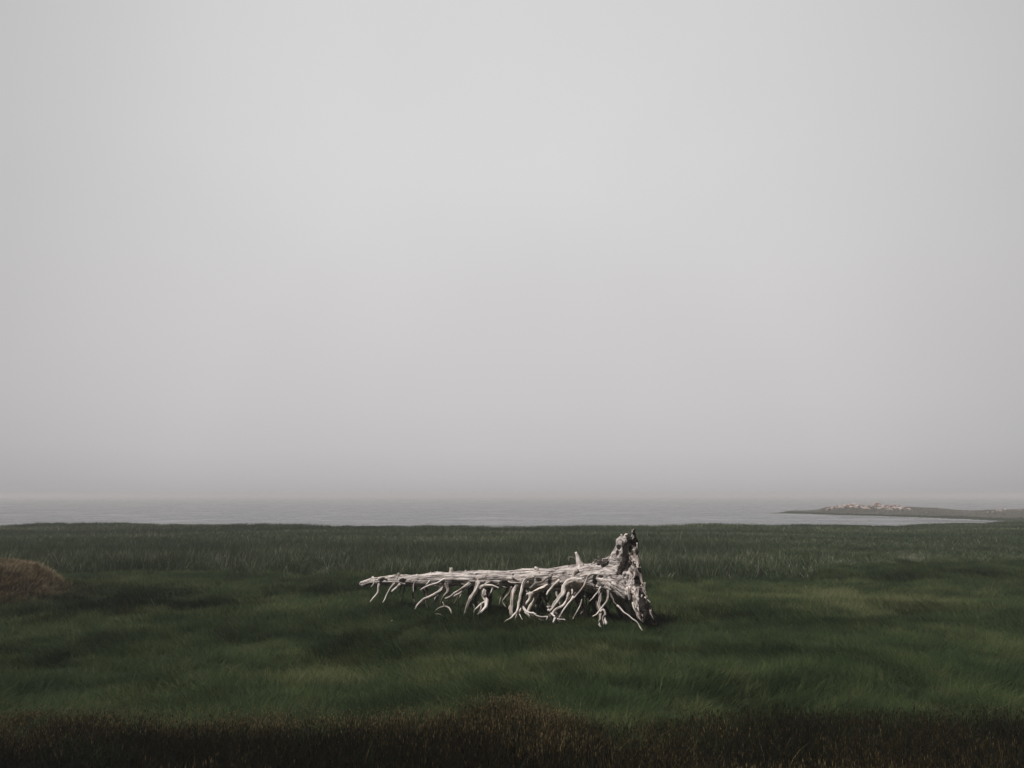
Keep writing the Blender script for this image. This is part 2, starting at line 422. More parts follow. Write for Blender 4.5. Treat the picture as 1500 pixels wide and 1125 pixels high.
def mound_r(x, y):
    return np.sqrt(((x - mound_c.x) / 1.6) ** 2 + ((y - mound_c.y - 1.0) / 2.2) ** 2) + 0.08 * fbm(x * 1.1, y * 1.1 + 3, 3)
def flow(x, y):
    return 2.2 + 2.4 * fbm(x * 0.55 + 11, y * 0.55, 2) + 2.0 * fbm(x * 0.09 + 40, y * 0.12 + 7, 2)

hay_src = [tuft_mesh('hay_tuft', 105, 0.16, 0.27, 0.55, 0.70, 0.95, 0.0034, M_hay, segs=3, seed=s) for s in range(5)]
hay_far = [tuft_mesh('hay_tuft_wide', 110, 0.26, 0.29, 0.5, 0.65, 0.95, 0.0062, M_hay, segs=3, seed=20 + s) for s in range(5)]
tall_src = [tuft_mesh('cord_tuft', 46, 0.22, 0.62, 0.45, 0.28, 1.6, 0.010, M_tall, segs=3, seed=40 + s) for s in range(6)]
tall_far = [tuft_mesh('cord_tuft_wide', 60, 0.5, 0.52, 0.4, 0.30, 2.0, 0.018, M_tall, segs=3, seed=60 + s) for s in range(5)]
sedge_src = [tuft_mesh('sedge_tuft', 60, 0.15, 0.42, 0.45, 0.30, 1.8, 0.0042, M_sedge, segs=4, heads=0.30, seed=80 + s) for s in range(6)]
rust_src = [tuft_mesh('rust_tuft', 70, 0.18, 0.22, 0.5, 0.55, 1.2, 0.007, M_rust, segs=3, seed=100 + s) for s in range(5)]

# short marsh hay
P = points(6.2, 34, lambda y: 75 if y < 12 else (48 if y < 18 else 26))
px, py = uv_px(P[:, 0], P[:, 1])
fb = np.interp(px, fore_px, fore_py); tb = np.interp(px, tall_px, tall_py)
jit = rng.normal(0, 5, len(P))
keep = (py < fb + 50 + 4 * jit) & (py > tb - 1 + jit * 0.3) & (mound_r(P[:, 0], P[:, 1]) > 0.97 + rng.normal(0, .05, len(P)))
P = P[keep]; px = px[keep]; py = py[keep]
x, y = P[:, 0], P[:, 1]
z = height(x, y)
big = fbm(x * 0.30 + 5, y * 0.55 + 2, 3); fine = fbm(x * 1.3, y * 1.3 + 50, 2)
tint = 0.19 + 0.32 * big + 0.28 * fine + 0.32 * fbm(x * 3.1, y * 3.1 + 20, 2) + rng.normal(0, 0.10, len(P))
def blot(cx, cy, rx, ry, a):
    return a * np.exp(-(((px - cx) / rx) ** 2 + ((py - cy) / ry) ** 2))
tint = tint + blot(1270, 884, 170, 17, .66) + blot(1010, 868, 90, 10, .2) + blot(1050, 880, 90, 14, .16) + blot(490, 985, 60, 14, .10) + blot(800, 995, 150, 22, .20) + blot(170, 860, 60, 10, .22) + blot(1000, 1005, 120, 14, .22) + blot(1190, 1020, 80, 14, .2)
tint = tint - blot(190, 885, 110, 14, .30) - blot(620, 885, 120, 20, .22) - blot(740, 968, 45, 9, .35) - blot(1120, 907, 50, 8, .4) - blot(1330, 912, 110, 10, .3) - blot(970, 1030, 160, 14, .28) - blot(80, 1000, 100, 12, .25)  # the dark patch under the trunk is shade painted into the tint
hs = 0.80 + 0.30 * fbm(x * 0.9 + 9, y * 1.1, 3) + 0.14 * fbm(x * 2.7, y * 2.7 + 9, 2) + 0.1 * rng.normal(0, 1, len(P))
hs = np.clip(hs + 0.12 * rng.normal(0, 1, len(P)), 0.4, 1.45)
rz = flow(x, y) + rng.normal(0, 0.35, len(P))
near = y < 14
for nm, lb, sel, src in (('marsh_hay_grass', 'short swirling green marsh grass in front of the fallen tree', near, hay_src),
                         ('marsh_hay_grass', 'short green marsh grass around and behind the fallen tree', ~near, hay_far)):
    scatter(nm, lb, 'grass', np.stack([x, y, z], -1)[sel], rz[sel], 0.15 * np.sin(7 * x[sel]), np.full(sel.sum(), 1.0), hs[sel], tint[sel], src)

k = rng.random(len(x)) < 0.035
stalk_src = [tuft_mesh('stalk_tuft', 7, 0.2, 0.46, 0.45, 0.35, 1.0, 0.0042, M_tall, segs=4, heads=0.0, seed=140 + s_) for s_ in range(4)]
scatter('marsh_stalks', 'scattered thin upright stalks standing above the short grass', 'grass', np.stack([x, y, z], -1)[k], rz[k] + rng.normal(0, .5, k.sum()), rng.normal(0, .1, k.sum()), np.ones(k.sum()), hs[k] * 0.8, 0.25 + 0.3 * rng.random(k.sum()), stalk_src)

# tall cordgrass
P = points(17, 33, 22); P2 = points(33, 90, lambda y: 7 if y < 50 else 4)
def tallsel(P, far=False):
    px, py = uv_px(P[:, 0], P[:, 1]); tb = np.interp(px, tall_px, tall_py)
    k = (py < tb - 2 + 4 * fbm(P[:, 0] * 0.8, P[:, 1] * 0.8, 3) + rng.normal(0, 1.6, len(P))) & (mound_r(P[:, 0], P[:, 1]) > 1.0)
    z = height(P[:, 0], P[:, 1])
    k &= z > -0.12
    return P[k], px[k], py[k], z[k]
P, px, py, z = tallsel(P)
x, y = P.T
right = sstep(1020, 1260, px)
hs = np.clip(0.88 + 0.25 * fbm(x * 0.4, y * 0.4, 2) + rng.normal(0, .10, len(P)), .4, 1.3) * (1 - 0.5 * right) * (0.6 + 0.4 * sstep(0, 8, np.interp(px, tall_px, tall_py) - py))
tint = 0.44 + 0.24 * fbm(x * 0.3, y * 0.7 + 4, 3) + rng.normal(0, .10, len(P)) + blot(750, 836, 350, 12, .16) + blot(1335, 826, 30, 3, .3)
scatter('tall_cordgrass', 'taller upright blue-green marsh grass behind the fallen tree', 'grass', np.stack([x, y, z], -1), rng.uniform(0, 6.28, len(P)), rng.normal(0, .06, len(P)), np.full(len(P), 1.0), hs, tint, tall_src)
P, px, py, z = tallsel(P2)
x, y = P.T
hs = np.clip(0.78 + 0.2 * fbm(x * 0.2, y * 0.2, 2), .4, 1.2) * (1 - 0.45 * sstep(1020, 1260, px)) * np.interp(y, [33, 60, 90], [1, .7, .6])
tint = 0.44 + 0.34 * fbm(x * 0.10, y * 0.35 + 4, 3) + rng.normal(0, .06, len(P))
scatter('tall_cordgrass', 'far sweep of marsh grass running out to the water', 'grass', np.stack([x, y, z], -1), rng.uniform(0, 6.28, len(P)), rng.normal(0, .06, len(P)), np.full(len(P), 1.0), hs, tint, tall_far)

# foreground sedge
P = points(2.2, 9.8, lambda y: 95, umax=0.72, xmargin=1.2)
px, py = uv_px(P[:, 0], P[:, 1])
fe = np.interp(px, fore_px, fore_py) - 4 + 14 * fbm(P[:, 0] * 1.3, P[:, 1] * 1.3, 2)
k = py > fe + np.abs(rng.normal(0, 24, len(P))) - 8
P = P[k]; px = px[k]; py = py[k]; fe = fe[k]; x, y = P.T; z = height(x, y)
hs = (0.38 + 0.62 * sstep(0, 55, py - fe)) * np.clip(0.70 + 0.30 * fbm(x * 0.8, y * 0.8 + 3, 2) + rng.normal(0, .08, len(P)), .35, 1.2) 
tint = 0.22 + 0.40 * fbm(x * 0.6 + 60, y * 0.9, 3) + rng.normal(0, .09, len(P)) + 0.16 * (1 - sstep(0, 55, py - fe)) - 0.06 * sstep(1090, 1150, py)
scatter('brown_sedge', 'dark brown seeding sedge along the front edge of the marsh', 'sedge', np.stack([x, y, z], -1), rng.uniform(0, 6.28, len(P)), rng.normal(0, .08, len(P)), np.full(len(P), 1.0), hs, tint, sedge_src)

# rust hummock grass
n = 5200
x = mound_c.x + rng.uniform(-2.7, 2.7, n); y = mound_c.y + 1.0 + rng.uniform(-3.0, 3.0, n)
rr = mound_r(x, y); k = rr < 0.93 + rng.normal(0, .15, n); x = x[k]; y = y[k]; rr = rr[k]
tint = 0.42 + 0.35 * fbm(x * 0.7, y * 0.7, 3) - 0.3 * sstep(.75, 1.0, rr)
scatter('rust_grass', 'rusty brown grass capping the low hummock at the left edge', 'grass', np.stack([x, y, height(x, y)], -1), rng.uniform(0, 6.28, len(x)), x * 0, np.ones(len(x)), np.clip(0.8 + 0.3 * fbm(x * 2, y * 2, 2), .4, 1.2), tint, rust_src)
# scrub cover of the far point
point_src = [tuft_mesh('heath_tuft', 60, 0.6, 0.5, 0.5, 0.4, 2.0, 0.03, M_point, segs=2, seed=160 + s_) for s_ in range(4)]
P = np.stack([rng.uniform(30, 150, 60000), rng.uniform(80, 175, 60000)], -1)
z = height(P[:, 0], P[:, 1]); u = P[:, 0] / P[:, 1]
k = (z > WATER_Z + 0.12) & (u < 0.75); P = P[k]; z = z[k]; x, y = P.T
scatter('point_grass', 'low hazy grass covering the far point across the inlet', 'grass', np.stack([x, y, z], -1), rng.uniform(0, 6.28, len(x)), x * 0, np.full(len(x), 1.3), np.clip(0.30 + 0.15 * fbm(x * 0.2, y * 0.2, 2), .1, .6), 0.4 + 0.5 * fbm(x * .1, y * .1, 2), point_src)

# ------------------------------------------------------------------ boulders on the far point
def rock_mesh(seed, boxy=0.5):
    bm = bmesh.new(); bmesh.ops.create_icosphere(bm, subdivisions=3, radius=1)
    rr = random.Random(seed)
    planes = [(Vector((rr.gauss(0, 1), rr.gauss(0, 1), rr.gauss(0, .7))).normalized(), rr.uniform(.55, .85)) for _ in range(9)]
    for v in bm.verts:
        for nn, dd in planes:
            e = v.co.dot(nn) - dd
            if e > 0: v.co -= nn * e
        v.co *= 1 + 0.10 * noise.noise(v.co * 2.3 + Vector((seed, 0, 0)))
    me = bpy.data.meshes.new('boulder'); bm.to_mesh(me); bm.free(); me.materials.append(M_rock)
    return me
rmesh = [rock_mesh(s) for s in range(7)]
def boulder(px, py, wpx, hpx, k, label, group):
    u = ray(px, py); Yc = None
    for Yt in np.arange(84, 190, 0.5):         # first point where the line of sight meets the far point
        p = at(px, py, Yt)
        if float(height(p.x, p.y)) >= p.z: Yc = Yt; break
    if Yc is None: Yc = float(np.interp(u.x / u.y, penn_u, penn_Y) + 0.55 * pen_w(u.x / u.y))
    p = at(px, py, Yc); s = Yc / F
    o = bpy.data.objects.new('boulder', rmesh[k % 7]); COL.objects.link(o)
    g = float(height(p.x, p.y)); rz_ = hpx * s * 0.62
    o.location = (p.x, p.y, g + rz_ * 0.25)
    o.scale = (wpx * s * 0.6, wpx * s * random.uniform(.5, .8), rz_)
    o.rotation_euler = (random.uniform(-.3, .3), random.uniform(-.3, .3), random.uniform(0, 6.28))
    tag(o, label, 'boulder', group)
rr = random.Random(3)
k = 0
for i in range(95):
    px = 1212 + (1336 - 1212) * rr.random() ** 0.9
    top = np.interp(px, [1212, 1222, 1240, 1290, 1300, 1320, 1336], [745, 741, 739.0, 738.6, 740.5, 742.2, 744.5])
    py = top + 2 + rr.random() * np.interp(px, [1212, 1260, 1300, 1336], [2.5, 7.0, 6, 2.5])
    sz = rr.uniform(3.4, 7.5)
    boulder(px, py, sz, sz * rr.uniform(.6, .95), i, 'pinkish boulder in the heap along the top of the far point', 'pink boulders heaped on the far point')
boulder(1285, 741.5, 11, 8, 2, 'large pale block standing highest in the boulder heap on the far point', None)
for i in range(34):
    px = rr.uniform(1440, 1520)
    top = np.interp(px, [1440, 1465, 1490, 1500, 1520], [748.5, 746.5, 744.0, 745, 744])
    py = top + rr.random() * 4.5
    boulder(px, py, rr.uniform(3, 7), rr.uniform(2.0, 3.8), i, 'low grey boulder on the rocky rise at the right edge of the photo', 'grey boulders at the right edge')

# ------------------------------------------------------------------ the fallen tree
TIP, BUTT = (530, 16.0), (940, 13.75)
def axisY(px): return TIP[1] + (px - TIP[0]) * (BUTT[1] - TIP[1]) / (BUTT[0] - TIP[0])
def pt(px, py, dd=0.0): return at(px, py, axisY(px) + dd)
def pxm(px): return axisY(px) / F         # metres per photo pixel there
tree = bpy.data.objects.new('fallen_tree', None); COL.objects.link(tree)
tree.location = ground_at(860, 912)
tag(tree, 'bleached dead tree lying on the grass with drooping branches and upturned roots', 'fallen tree')
T0 = tree.location.copy()

def resample(pts, rad, step):
    """Catmull-Rom through the points"""
    P = [Vector(p) for p in pts]
    P = [P[0] * 2 - P[1]] + P + [P[-1] * 2 - P[-2]]
    R = [rad[0]] + list(rad) + [rad[-1]]
    oP, oR = [], []
    for i in range(1, len(P) - 2):
        L = (P[i + 1] - P[i]).length; n = max(1, int(L / step))
        for k_ in range(n):
            t = k_ / n
            a, b_, c, d = P[i - 1], P[i], P[i + 1], P[i + 2]
            oP.append(0.5 * ((2 * b_) + (c - a) * t + (2 * a - 5 * b_ + 4 * c - d) * t * t + (3 * b_ - a - 3 * c + d) * t ** 3))
            oR.append(R[i] + (R[i + 1] - R[i]) * t)
    oP.append(P[-2]); oR.append(R[-2])
    return oP, oR

def tube(pts, rad, step=0.03, sides=10, rough=0.10, seed=0.0, jag=False, wob=0.0):
    oP, oR = resample(pts, rad, step)
    V, Fc, G = [], [], []
    up = Vector((0.12, -1, 0.2)).normalized()
    Lsum = 0.0
    for i, p in enumerate(oP):
        if i: Lsum += (p - oP[i - 1]).length
        d = (oP[min(i + 1, len(oP) - 1)] - oP[max(i - 1, 0)]).normalized()
        a = (up - d * up.dot(d))
        if a.length < 1e-3: a = Vector((1, 0, 0)) - d * d.x
        a.normalize(); up = a; b_ = d.cross(a)
        r = oR[i]
        if wob:
            nvv = Vector([noise.noise(p * 9 + Vector((seed + 13.7 * q_, 3, 1))) for q_ in range(3)])
            p = p + (nvv - d * nvv.dot(d)) * wob * min(1, Lsum * 12)
        for s in range(sides):
            th = 2 * math.pi * s / sides
            dirv = a * math.cos(th) + b_ * math.sin(th)
            rn = r * (1 + rough * noise.noise(Vector((Lsum * 9 + seed, math.cos(th) * 1.4, math.sin(th) * 1.4 + seed))) * 1.6
                      + rough * 1.2 * max(0, noise.noise(Vector((Lsum * 22 + seed * 3, 0, 0))) - 0.25))
            q = p + dirv * rn
            if jag and i >= len(oP) - 2: q += d * r * 1.2 * noise.noise(Vector((s * 1.7, seed, 2)))
            V.append(q); G.append((Lsum + seed, math.cos(th) * r, math.sin(th) * r + seed))
    n = len(oP)
    for i in range(n - 1):
        for s in range(sides):
            s2 = (s + 1) % sides
            Fc.append((i * sides + s, i * sides + s2, (i + 1) * sides + s2, (i + 1) * sides + s))
    for e, flip in ((0, 1), (n - 1, 0)):
        c = len(V); V.append(oP[e]); G.append((seed, 0, 0))
        for s in range(sides):
            s2 = (s + 1) % sides
            Fc.append((c, e * sides + s2, e * sides + s) if flip else (c, e * sides + s, e * sides + s2))
    return V, Fc, G

def local(V): return [tuple(v - T0) for v in V]

# chains of the trunk body: (px, py, depth offset m, radius px)
chains = [
    # trunk
    [(527, 855, 0, 2.2), (531, 854.6, 0, 4.2), (545, 852, 0, 5.8), (560, 851, 0, 6.4), (580, 850, 0, 7.6), (600, 850, 0, 8.3), (630, 849, 0, 9.4), (660, 848, 0, 10.4), (700, 848, 0, 11.6), (740, 848.5, 0, 13), (780, 848.5, 0, 15), (815, 848, 0, 17.2), (845, 847, 0, 19.3), (872, 846, 0, 21), (895, 846, 0, 25), (912, 848, 0, 26)],
    # upper root, ending in a broken knob
    [(868, 842, 0, 14), (888, 836, 0, 17), (901, 824, -.02, 14.5), (909, 810, -.03, 10.5), (912, 799, -.03, 9.2), (912, 793, -.03, 9.5), (914, 787.5, -.03, 6)],
    # stub beside it, behind the hollow
    [(921, 846, .06, 14), (925, 825, .10, 8), (928, 806, .10, 4.6), (928.5, 792, .08, 4.2), (927.5, 775, .06, 3.4)],
    [(918, 800, .05, 5), (920, 790, .03, 3.6), (921.5, 785, .03, 3.0)],
    [(912, 812, -.12, 2.0), (917, 802, -.13, 1.6), (922, 797, -.1, 1.6), (928, 801, -.06, 1.6), (930.5, 812, -.07, 1.9), (931, 825, -.09, 2.2), (928, 838, -.12, 3.2), (926, 850, -.12, 4)],
    # lower front root
    [(858, 850, -.05, 13), (882, 852, -.12, 14), (900, 855, -.18, 14.5), (914, 864, -.20, 14), (924, 878, -.15, 11), (931, 893, -.08, 9), (938, 912, .0, 7)],
    # ragged edge of the root plate
    [(918, 838, 0, 14), (929, 850, 0, 12), (935, 866, 0, 11), (939, 882, .0, 10), (946, 898, .02, 9), (958, 921, .05, 8)],
    # roots to the far side
    [(908, 850, .15, 18), (918, 866, .45, 15), (925, 884, .70, 12), (928, 912, .85, 10)],
    [(905, 855, .10, 14), (912, 880, .30, 12), (920, 905, .42, 11), (924, 925, .45, 9)],
    [(912, 840, .2, 16), (922, 826, .45, 10), (927, 815, .62, 6), (930, 806, .70, 3)],
    [(896, 856, .18, 13), (910, 880, .28, 13), (922, 902, .30, 12), (930, 924, .30, 10)],
    # root to the near side
    [(925, 858, -.15, 9), (934, 868, -.35, 7), (941, 885, -.5, 6), (946, 900, -.55, 5), (950, 918, -.5, 4)],
]
bm = bmesh.new()
segs = []
for ci, ch in enumerate(chains):
    pts = [pt(a, b_, d) for a, b_, d, r in ch]; rad = [r * pxm(a) for a, b_, d, r in ch]
    V, Fc, G = tube(pts, rad, step=0.04, sides=20, rough=0.06, seed=ci * 3.1)
    vs = [bm.verts.new(v) for v in V]
    for f in Fc: bm.faces.new([vs[i] for i in f])
    oP, oR = resample(pts, rad, 0.05)
    L = 0
    for i in range(len(oP) - 1):
        segs.append((np.array(oP[i]), np.array(oP[i + 1]), L, ci, (oR[i] + oR[i + 1]) / 2)); L += (oP[i + 1] - oP[i]).length
bm.normal_update()
me = bpy.data.meshes.new('tmp'); bm.to_mesh(me); bm.free()
tmp = bpy.data.objects.new('tmp', me); COL.objects.link(tmp)
md = tmp.modifiers.new('r', 'REMESH'); md.mode = 'VOXEL'; md.voxel_size = 0.0115
md = tmp.modifiers.new('s', 'SMOOTH'); md.iterations = 7; md.factor = 0.5
dg = bpy.context.evaluated_depsgraph_get(); dg.update()
trunk_me = bpy.data.meshes.new_from_object(tmp.evaluated_get(dg))
bpy.data.objects.remove(tmp)
nv = len(trunk_me.vertices)
co = np.empty(nv * 3); trunk_me.vertices.foreach_get('co', co); co = co.reshape(-1, 3)
no = np.empty(nv * 3); trunk_me.vertices.foreach_get('normal', no); no = no.reshape(-1, 3)
# soft-blended grain coordinates, running along each chain
A = np.array([s[0] for s in segs]); B = np.array([s[1] for s in segs]); L0 = np.array([s[2] for s in segs]); RR = np.array([s[4] for s in segs]); CI = np.array([s[3] for s in segs])
D = B - A; LD = np.linalg.norm(D, axis=1); Du = D / LD[:, None]
grain = np.zeros((nv, 3))
for s0 in range(0, nv, 4000):
    c = co[s0:s0 + 4000]
    rel = c[:, None, :] - A[None]
    t = np.clip((rel * Du[None]).sum(-1), 0, LD[None])
    q = rel - Du[None] * t[..., None]
    dist = np.linalg.norm(q, axis=-1) / RR[None]
    w = 1 / (dist ** 6 + 1e-3); w /= w.sum(1, keepdims=True)
    along = (w * (L0[None] + t)).sum(1)
    qq = (w[..., None] * q).sum(1)
    grain[s0:s0 + 4000, 0] = along
    grain[s0:s0 + 4000, 1] = qq[:, 1] + qq[:, 0] * 0.5
    grain[s0:s0 + 4000, 2] = qq[:, 2] + qq[:, 0] * 0.5
# weathered relief: long checks along the grain, lumps, ragged near the root plate
rag = np.zeros(nv)
pl = np.array(pt(935, 850)); 
for i in range(nv):
    g = grain[i]; p = Vector(co[i])
    ridge = noise.noise(Vector((g[0] * 2.4, g[1] * 26, g[2] * 26)))
    check = -max(0, 0.16 - abs(noise.noise(Vector((g[0] * 1.4 + 9, g[1] * 13, g[2] * 13))))) * 6
    lump = noise.noise(p * 5.2)
    knot = max(0, noise.noise(p * 9 + Vector((5, 5, 5))) - 0.42)
    rgd = min(1, max(0, (co[i][0] - pt(908, 850).x) / 0.25))
    d = 0.008 * ridge + 0.010 * check + 0.018 * lump + 0.05 * knot
    if rgd > 0:
        r1 = noise.noise(Vector((p.x * 16, p.y * 16, p.z * 5))); r2 = noise.noise(p * 30)
        d += rgd * (0.045 * r1 + 0.016 * r2)
    rag[i] = d
co2 = co + no * rag[:, None]
# hollows, pushed into the surface
hollows = [(921, 806, -.10, 8, 10, .11), (919, 830, -.14, 6.5, 10, .13), (907, 802, -.12, 3.5, 4, .05), (905, 811, -.16, 2.5, 5, .05), (698, 841.5, -.13, 2.5, 2, .04), (752, 842, -.15, 1.5, 1.5, .03), (872, 853, -.26, 3.5, 4, .07), (881, 845, -.26, 6, 2.2, .05), (591, 851, -.09, 7, 3.5, .05), (669, 856, -.12, 10, 3.5, .06), (745, 856, -.12, 18, 5, .09), (790, 850, -.17, 5, 3, .05), (929, 862, -.15, 4, 9, .08), (937, 855, -.1, 3, 12, .06), (940, 880, -.1, 3, 9, .07), (934, 893, -.14, 3, 8, .07), (946, 902, -.1, 2.5, 8, .06)]
for (hx, hy, hd, rx, rz_, ry) in hollows:
    c = np.array(pt(hx, hy, hd)); s = pxm(hx)
    e = np.array([rx * s, ry, rz_ * s])
    q = (co2 - c) / e
    rr_ = np.linalg.norm(q, axis=1)
    m_ = (rr_ < 1) & (co2[:, 1] < c[1] + ry)
    q2 = q.copy(); q2[:, 1] = np.sqrt(np.clip(1 - q[:, 0] ** 2 - q[:, 2] ** 2, 0, 1))
    new = c + q2 * e
    co2[m_, 1] = np.maximum(co2[m_, 1], new[m_, 1])
co2 -= np.array(T0)
trunk_me.vertices.foreach_set('co', co2.ravel())
a = trunk_me.attributes.new('grain', 'FLOAT_VECTOR', 'POINT'); a.data.foreach_set('vector', grain.astype(np.float32).ravel())
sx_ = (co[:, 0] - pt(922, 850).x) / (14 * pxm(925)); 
soil_shade_v = np.clip(sx_, 0, 1) * 0.45 + 0.6 * np.clip((co[:, 1] - axisY(912) - .15) / .2, 0, 1) * (co[:, 0] > pt(895, 850).x)  # right and far sides darkened in colour to stand for shade
a = trunk_me.attributes.new('soil_shade', 'FLOAT', 'POINT'); a.data.foreach_set('value', np.clip(soil_shade_v, 0, 1).astype(np.float32))
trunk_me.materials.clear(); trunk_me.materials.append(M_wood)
trunk_me.polygons.foreach_set('use_smooth', [True] * len(trunk_me.polygons))
trunk_me.update(); trunk_me.name = 'trunk'
trunk = bpy.data.objects.new('trunk', trunk_me); COL.objects.link(trunk); trunk.parent = tree

# branches: (points, r0, r1, d0, d1 or 'g' to stand on the ground, material)
def branch(pts, r0, r1, d0, d1, name='branch', mat=None, rough=0.22, kink=1.0, parent=None, jag=True, seed=None):
    n = len(pts)
    if d1 == 'g':
        g = ground_at(pts[-1][0], pts[-1][1] + 2, 0.06); d1 = g.y - axisY(pts[-1][0])
        d1 = max(-1.3, min(1.3, d1))
    W3, R3 = [], []
    for i, p in enumerate(pts):
        t = i / (n - 1)
        dd = d0 + (d1 - d0) * t
        r = (r0 + (r1 - r0) * t ** 0.8) * pxm(p[0]) * 1.06
        if i == 0: r *= 1.5
        W3.append(pt(p[0], p[1], dd)); R3.append(r)
    sd = seed if seed is not None else (pts[0][0] * 0.37 + pts[-1][1] * 0.91) % 50
    V, Fc, G = tube(W3, R3, step=0.022, sides=10 if max(r0, r1) > 1.3 else 7, rough=rough, seed=sd, jag=jag, wob=0.013 * kink)
    return link_mesh(name, local(V), Fc, mat or M_branch, parent or tree, attrs=G)

BR = [
 ([(557, 852), (555, 860), (553, 868), (547, 876), (542, 882)], 1.9, 0.9, -.02, -.25),
 ([(548, 850), (547, 855), (543, 860)], 1.1, .7, -.05, -.12),
 ([(580, 852), (576, 857), (569, 865), (565, 875), (561, 883)], 1.5, .8, -.05, -.3),
 ([(588, 854), (582, 860), (574, 867)], 1.9, 1.5, -.05, -.2),
 ([(610, 850), (606, 856), (606, 868)], 1.1, .6, -.09, -.15),
 ([(654, 848), (647, 850), (641, 854), (632, 857), (622, 860), (616, 865)], 1.9, .9, -.10, -.35),
 ([(649, 849), (643, 854), (637, 858)], .9, .6, -.14, -.24),
 ([(631, 848), (628, 853), (624, 857)], 1.1, .8, -.10, -.16),
 ([(655, 852), (652, 860), (641, 869), (630, 874), (620, 879), (612, 886), (608, 893)], 3.2, 1.2, -.05, 'g'),
 ([(648, 856), (645, 864), (641, 875), (636, 882), (631, 890)], 2.6, 2.1, .0, .05),
 ([(661, 855), (658, 870), (656, 880), (655, 889)], 1.3, .7, -.02, -.05),
 ([(690, 853), (681, 861), (668, 868), (660, 874), (652, 877)], 2.6, 1.1, -.08, -.5),
 ([(688, 855), (679, 864), (668, 872), (657, 878)], 2.0, 1.2, -.08, -.42),
 ([(679, 862), (674, 874), (670, 885), (669, 894)], .9, .6, -.05, -.1),
 ([(702, 851), (700, 858), (696, 866), (690, 874), (687, 880), (683, 892), (679, 903)], 3.6, 1.3, -.08, 'g'),
 ([(724, 849), (714, 853), (709, 857), (704, 863)], 1.8, 1.2, -.10, -.3),
 ([(704, 861), (712, 857), (720, 858), (731, 861)], 2.2, 1.0, -.25, -.34),
 ([(708, 858), (709, 872), (713, 884), (708, 894), (696, 904)], 4.2, 1.4, .02, 'g'),
 ([(710, 882), (702, 887), (695, 894), (693, 904)], 1.4, .9, -.2, -.5),
 ([(706, 884), (704, 892), (701, 898)], 1.3, .9, -.25, -.4),
 ([(722, 858), (720, 867), (716, 873)], 1.8, 1.3, -.08, -.15),
 ([(733, 860), (733, 874), (731, 888)], .6, .35, -.02, -.02),
 ([(764, 850), (756, 861), (752, 870), (750, 879), (749, 895), (750, 906)], 3.6, 2.2, -.08, 'g'),
 ([(782, 846), (774, 848), (768, 852), (765, 862), (762, 874), (759, 887), (757, 896), (751, 903), (745, 908), (738, 913)], 2.9, 1.1, -.14, 'g'),
 ([(812, 855), (798, 861), (788, 865), (779, 869), (771, 873), (768, 884), (763, 893), (758, 901), (754, 909)], 3.6, 1.0, -.12, 'g'),
 ([(779, 869), (775, 878), (769, 888), (763, 897)], 2.7, 1.7, -.35, -.55),
 ([(790, 856), (787, 868), (783, 880), (777, 888), (772, 899)], 2.8, 1.8, -.02, -.2),
 ([(765, 889), (772, 895), (779, 898), (786, 899)], 1.6, .7, -.55, -.7),
 ([(808, 843), (804, 846), (795, 851), (785, 855), (776, 861)], 2.0, 1.1, -.15, -.4),
 ([(822, 848), (814, 854), (808, 861), (801, 872)], 2.7, 1.6, -.14, -.4),
 ([(852, 853), (842, 851), (833, 853), (827, 860), (824, 870), (817, 880), (810, 889), (805, 896)], 5.2, 2.3, -.16, -.75),
 ([(806, 890), (801, 888.5)], 1.6, .9, -.70, -.74),
 ([(836, 856), (834, 868), (830, 880), (825, 888), (817, 892), (811, 896), (809, 903)], 2.6, 1.3, -.05, -.5),
 ([(880, 840), (868, 841), (861, 845), (857, 853), (853, 862), (846, 870), (839, 877)], 1.5, 1.2, -.22, -.65),
 ([(841, 874), (834, 883), (826, 893), (818, 905)], 1.4, .9, -.62, -.8),
 ([(839, 858), (838.5, 868), (837, 878)], 1.5, 1.0, -.1, -.3),
 ([(846, 834), (841, 840), (839, 847), (840, 855)], 1.9, 1.9, -.20, -.22),
 ([(853, 868), (852, 880), (850, 888), (845, 897), (839, 907)], 1.3, .7, -.1, -.45),
 ([(883, 858), (880, 868), (879, 878), (877, 886), (880, 895), (879, 905), (878, 912), (880, 919)], 2.4, 1.2, -.2, 'g'),
 ([(892, 862), (891, 870), (889, 879), (884, 887), (880, 893), (874, 899), (868, 903)], 1.9, .8, -.25, -.75),
 ([(881, 859), (876, 866), (870, 873), (864, 881)], 1.1, .6, -.25, -.5),
 ([(904, 887), (914, 896), (926, 906), (935, 914), (941, 924)], 1.0, .8, -.55, -.75),
 ([(879, 897), (884, 893), (887, 900), (886, 908), (889, 915)], 1.0, 1.6, -.6, -.72),
 ([(886, 900), (883, 906), (885, 915)], 1.1, 1.0, -.68, -.74),
 ([(855, 888), (857, 900), (859, 911)], 2.4, 2.4, -.02, -.08),
 ([(779, 898), (788, 902.5), (796, 903), (802, 903), (800, 909)], 1.1, .9, -.6, -.65),
 ([(803, 893), (809, 900), (818, 906), (828, 908)], 1.3, .7, -.5, -.7),
 ([(813, 905), (811, 913)], 1.3, 1.2, -.8, -.85),
 ([(770, 896), (777, 905), (782, 911)], 1.6, 1.0, -.2, -.4),
 ([(780, 899), (788, 906), (797, 911)], 1.8, 1.0, -.2, -.5),
 ([(758, 896), (762, 902), (766, 908)], .7, .4, -.7, -.8),
 ([(759, 894), (757, 903), (753, 912)], .9, .4, -.7, -.85),
 ([(752, 884), (746, 888), (745, 893)], .9, .6, -.3, -.38),
]
for b_ in BR: branch(*b_)
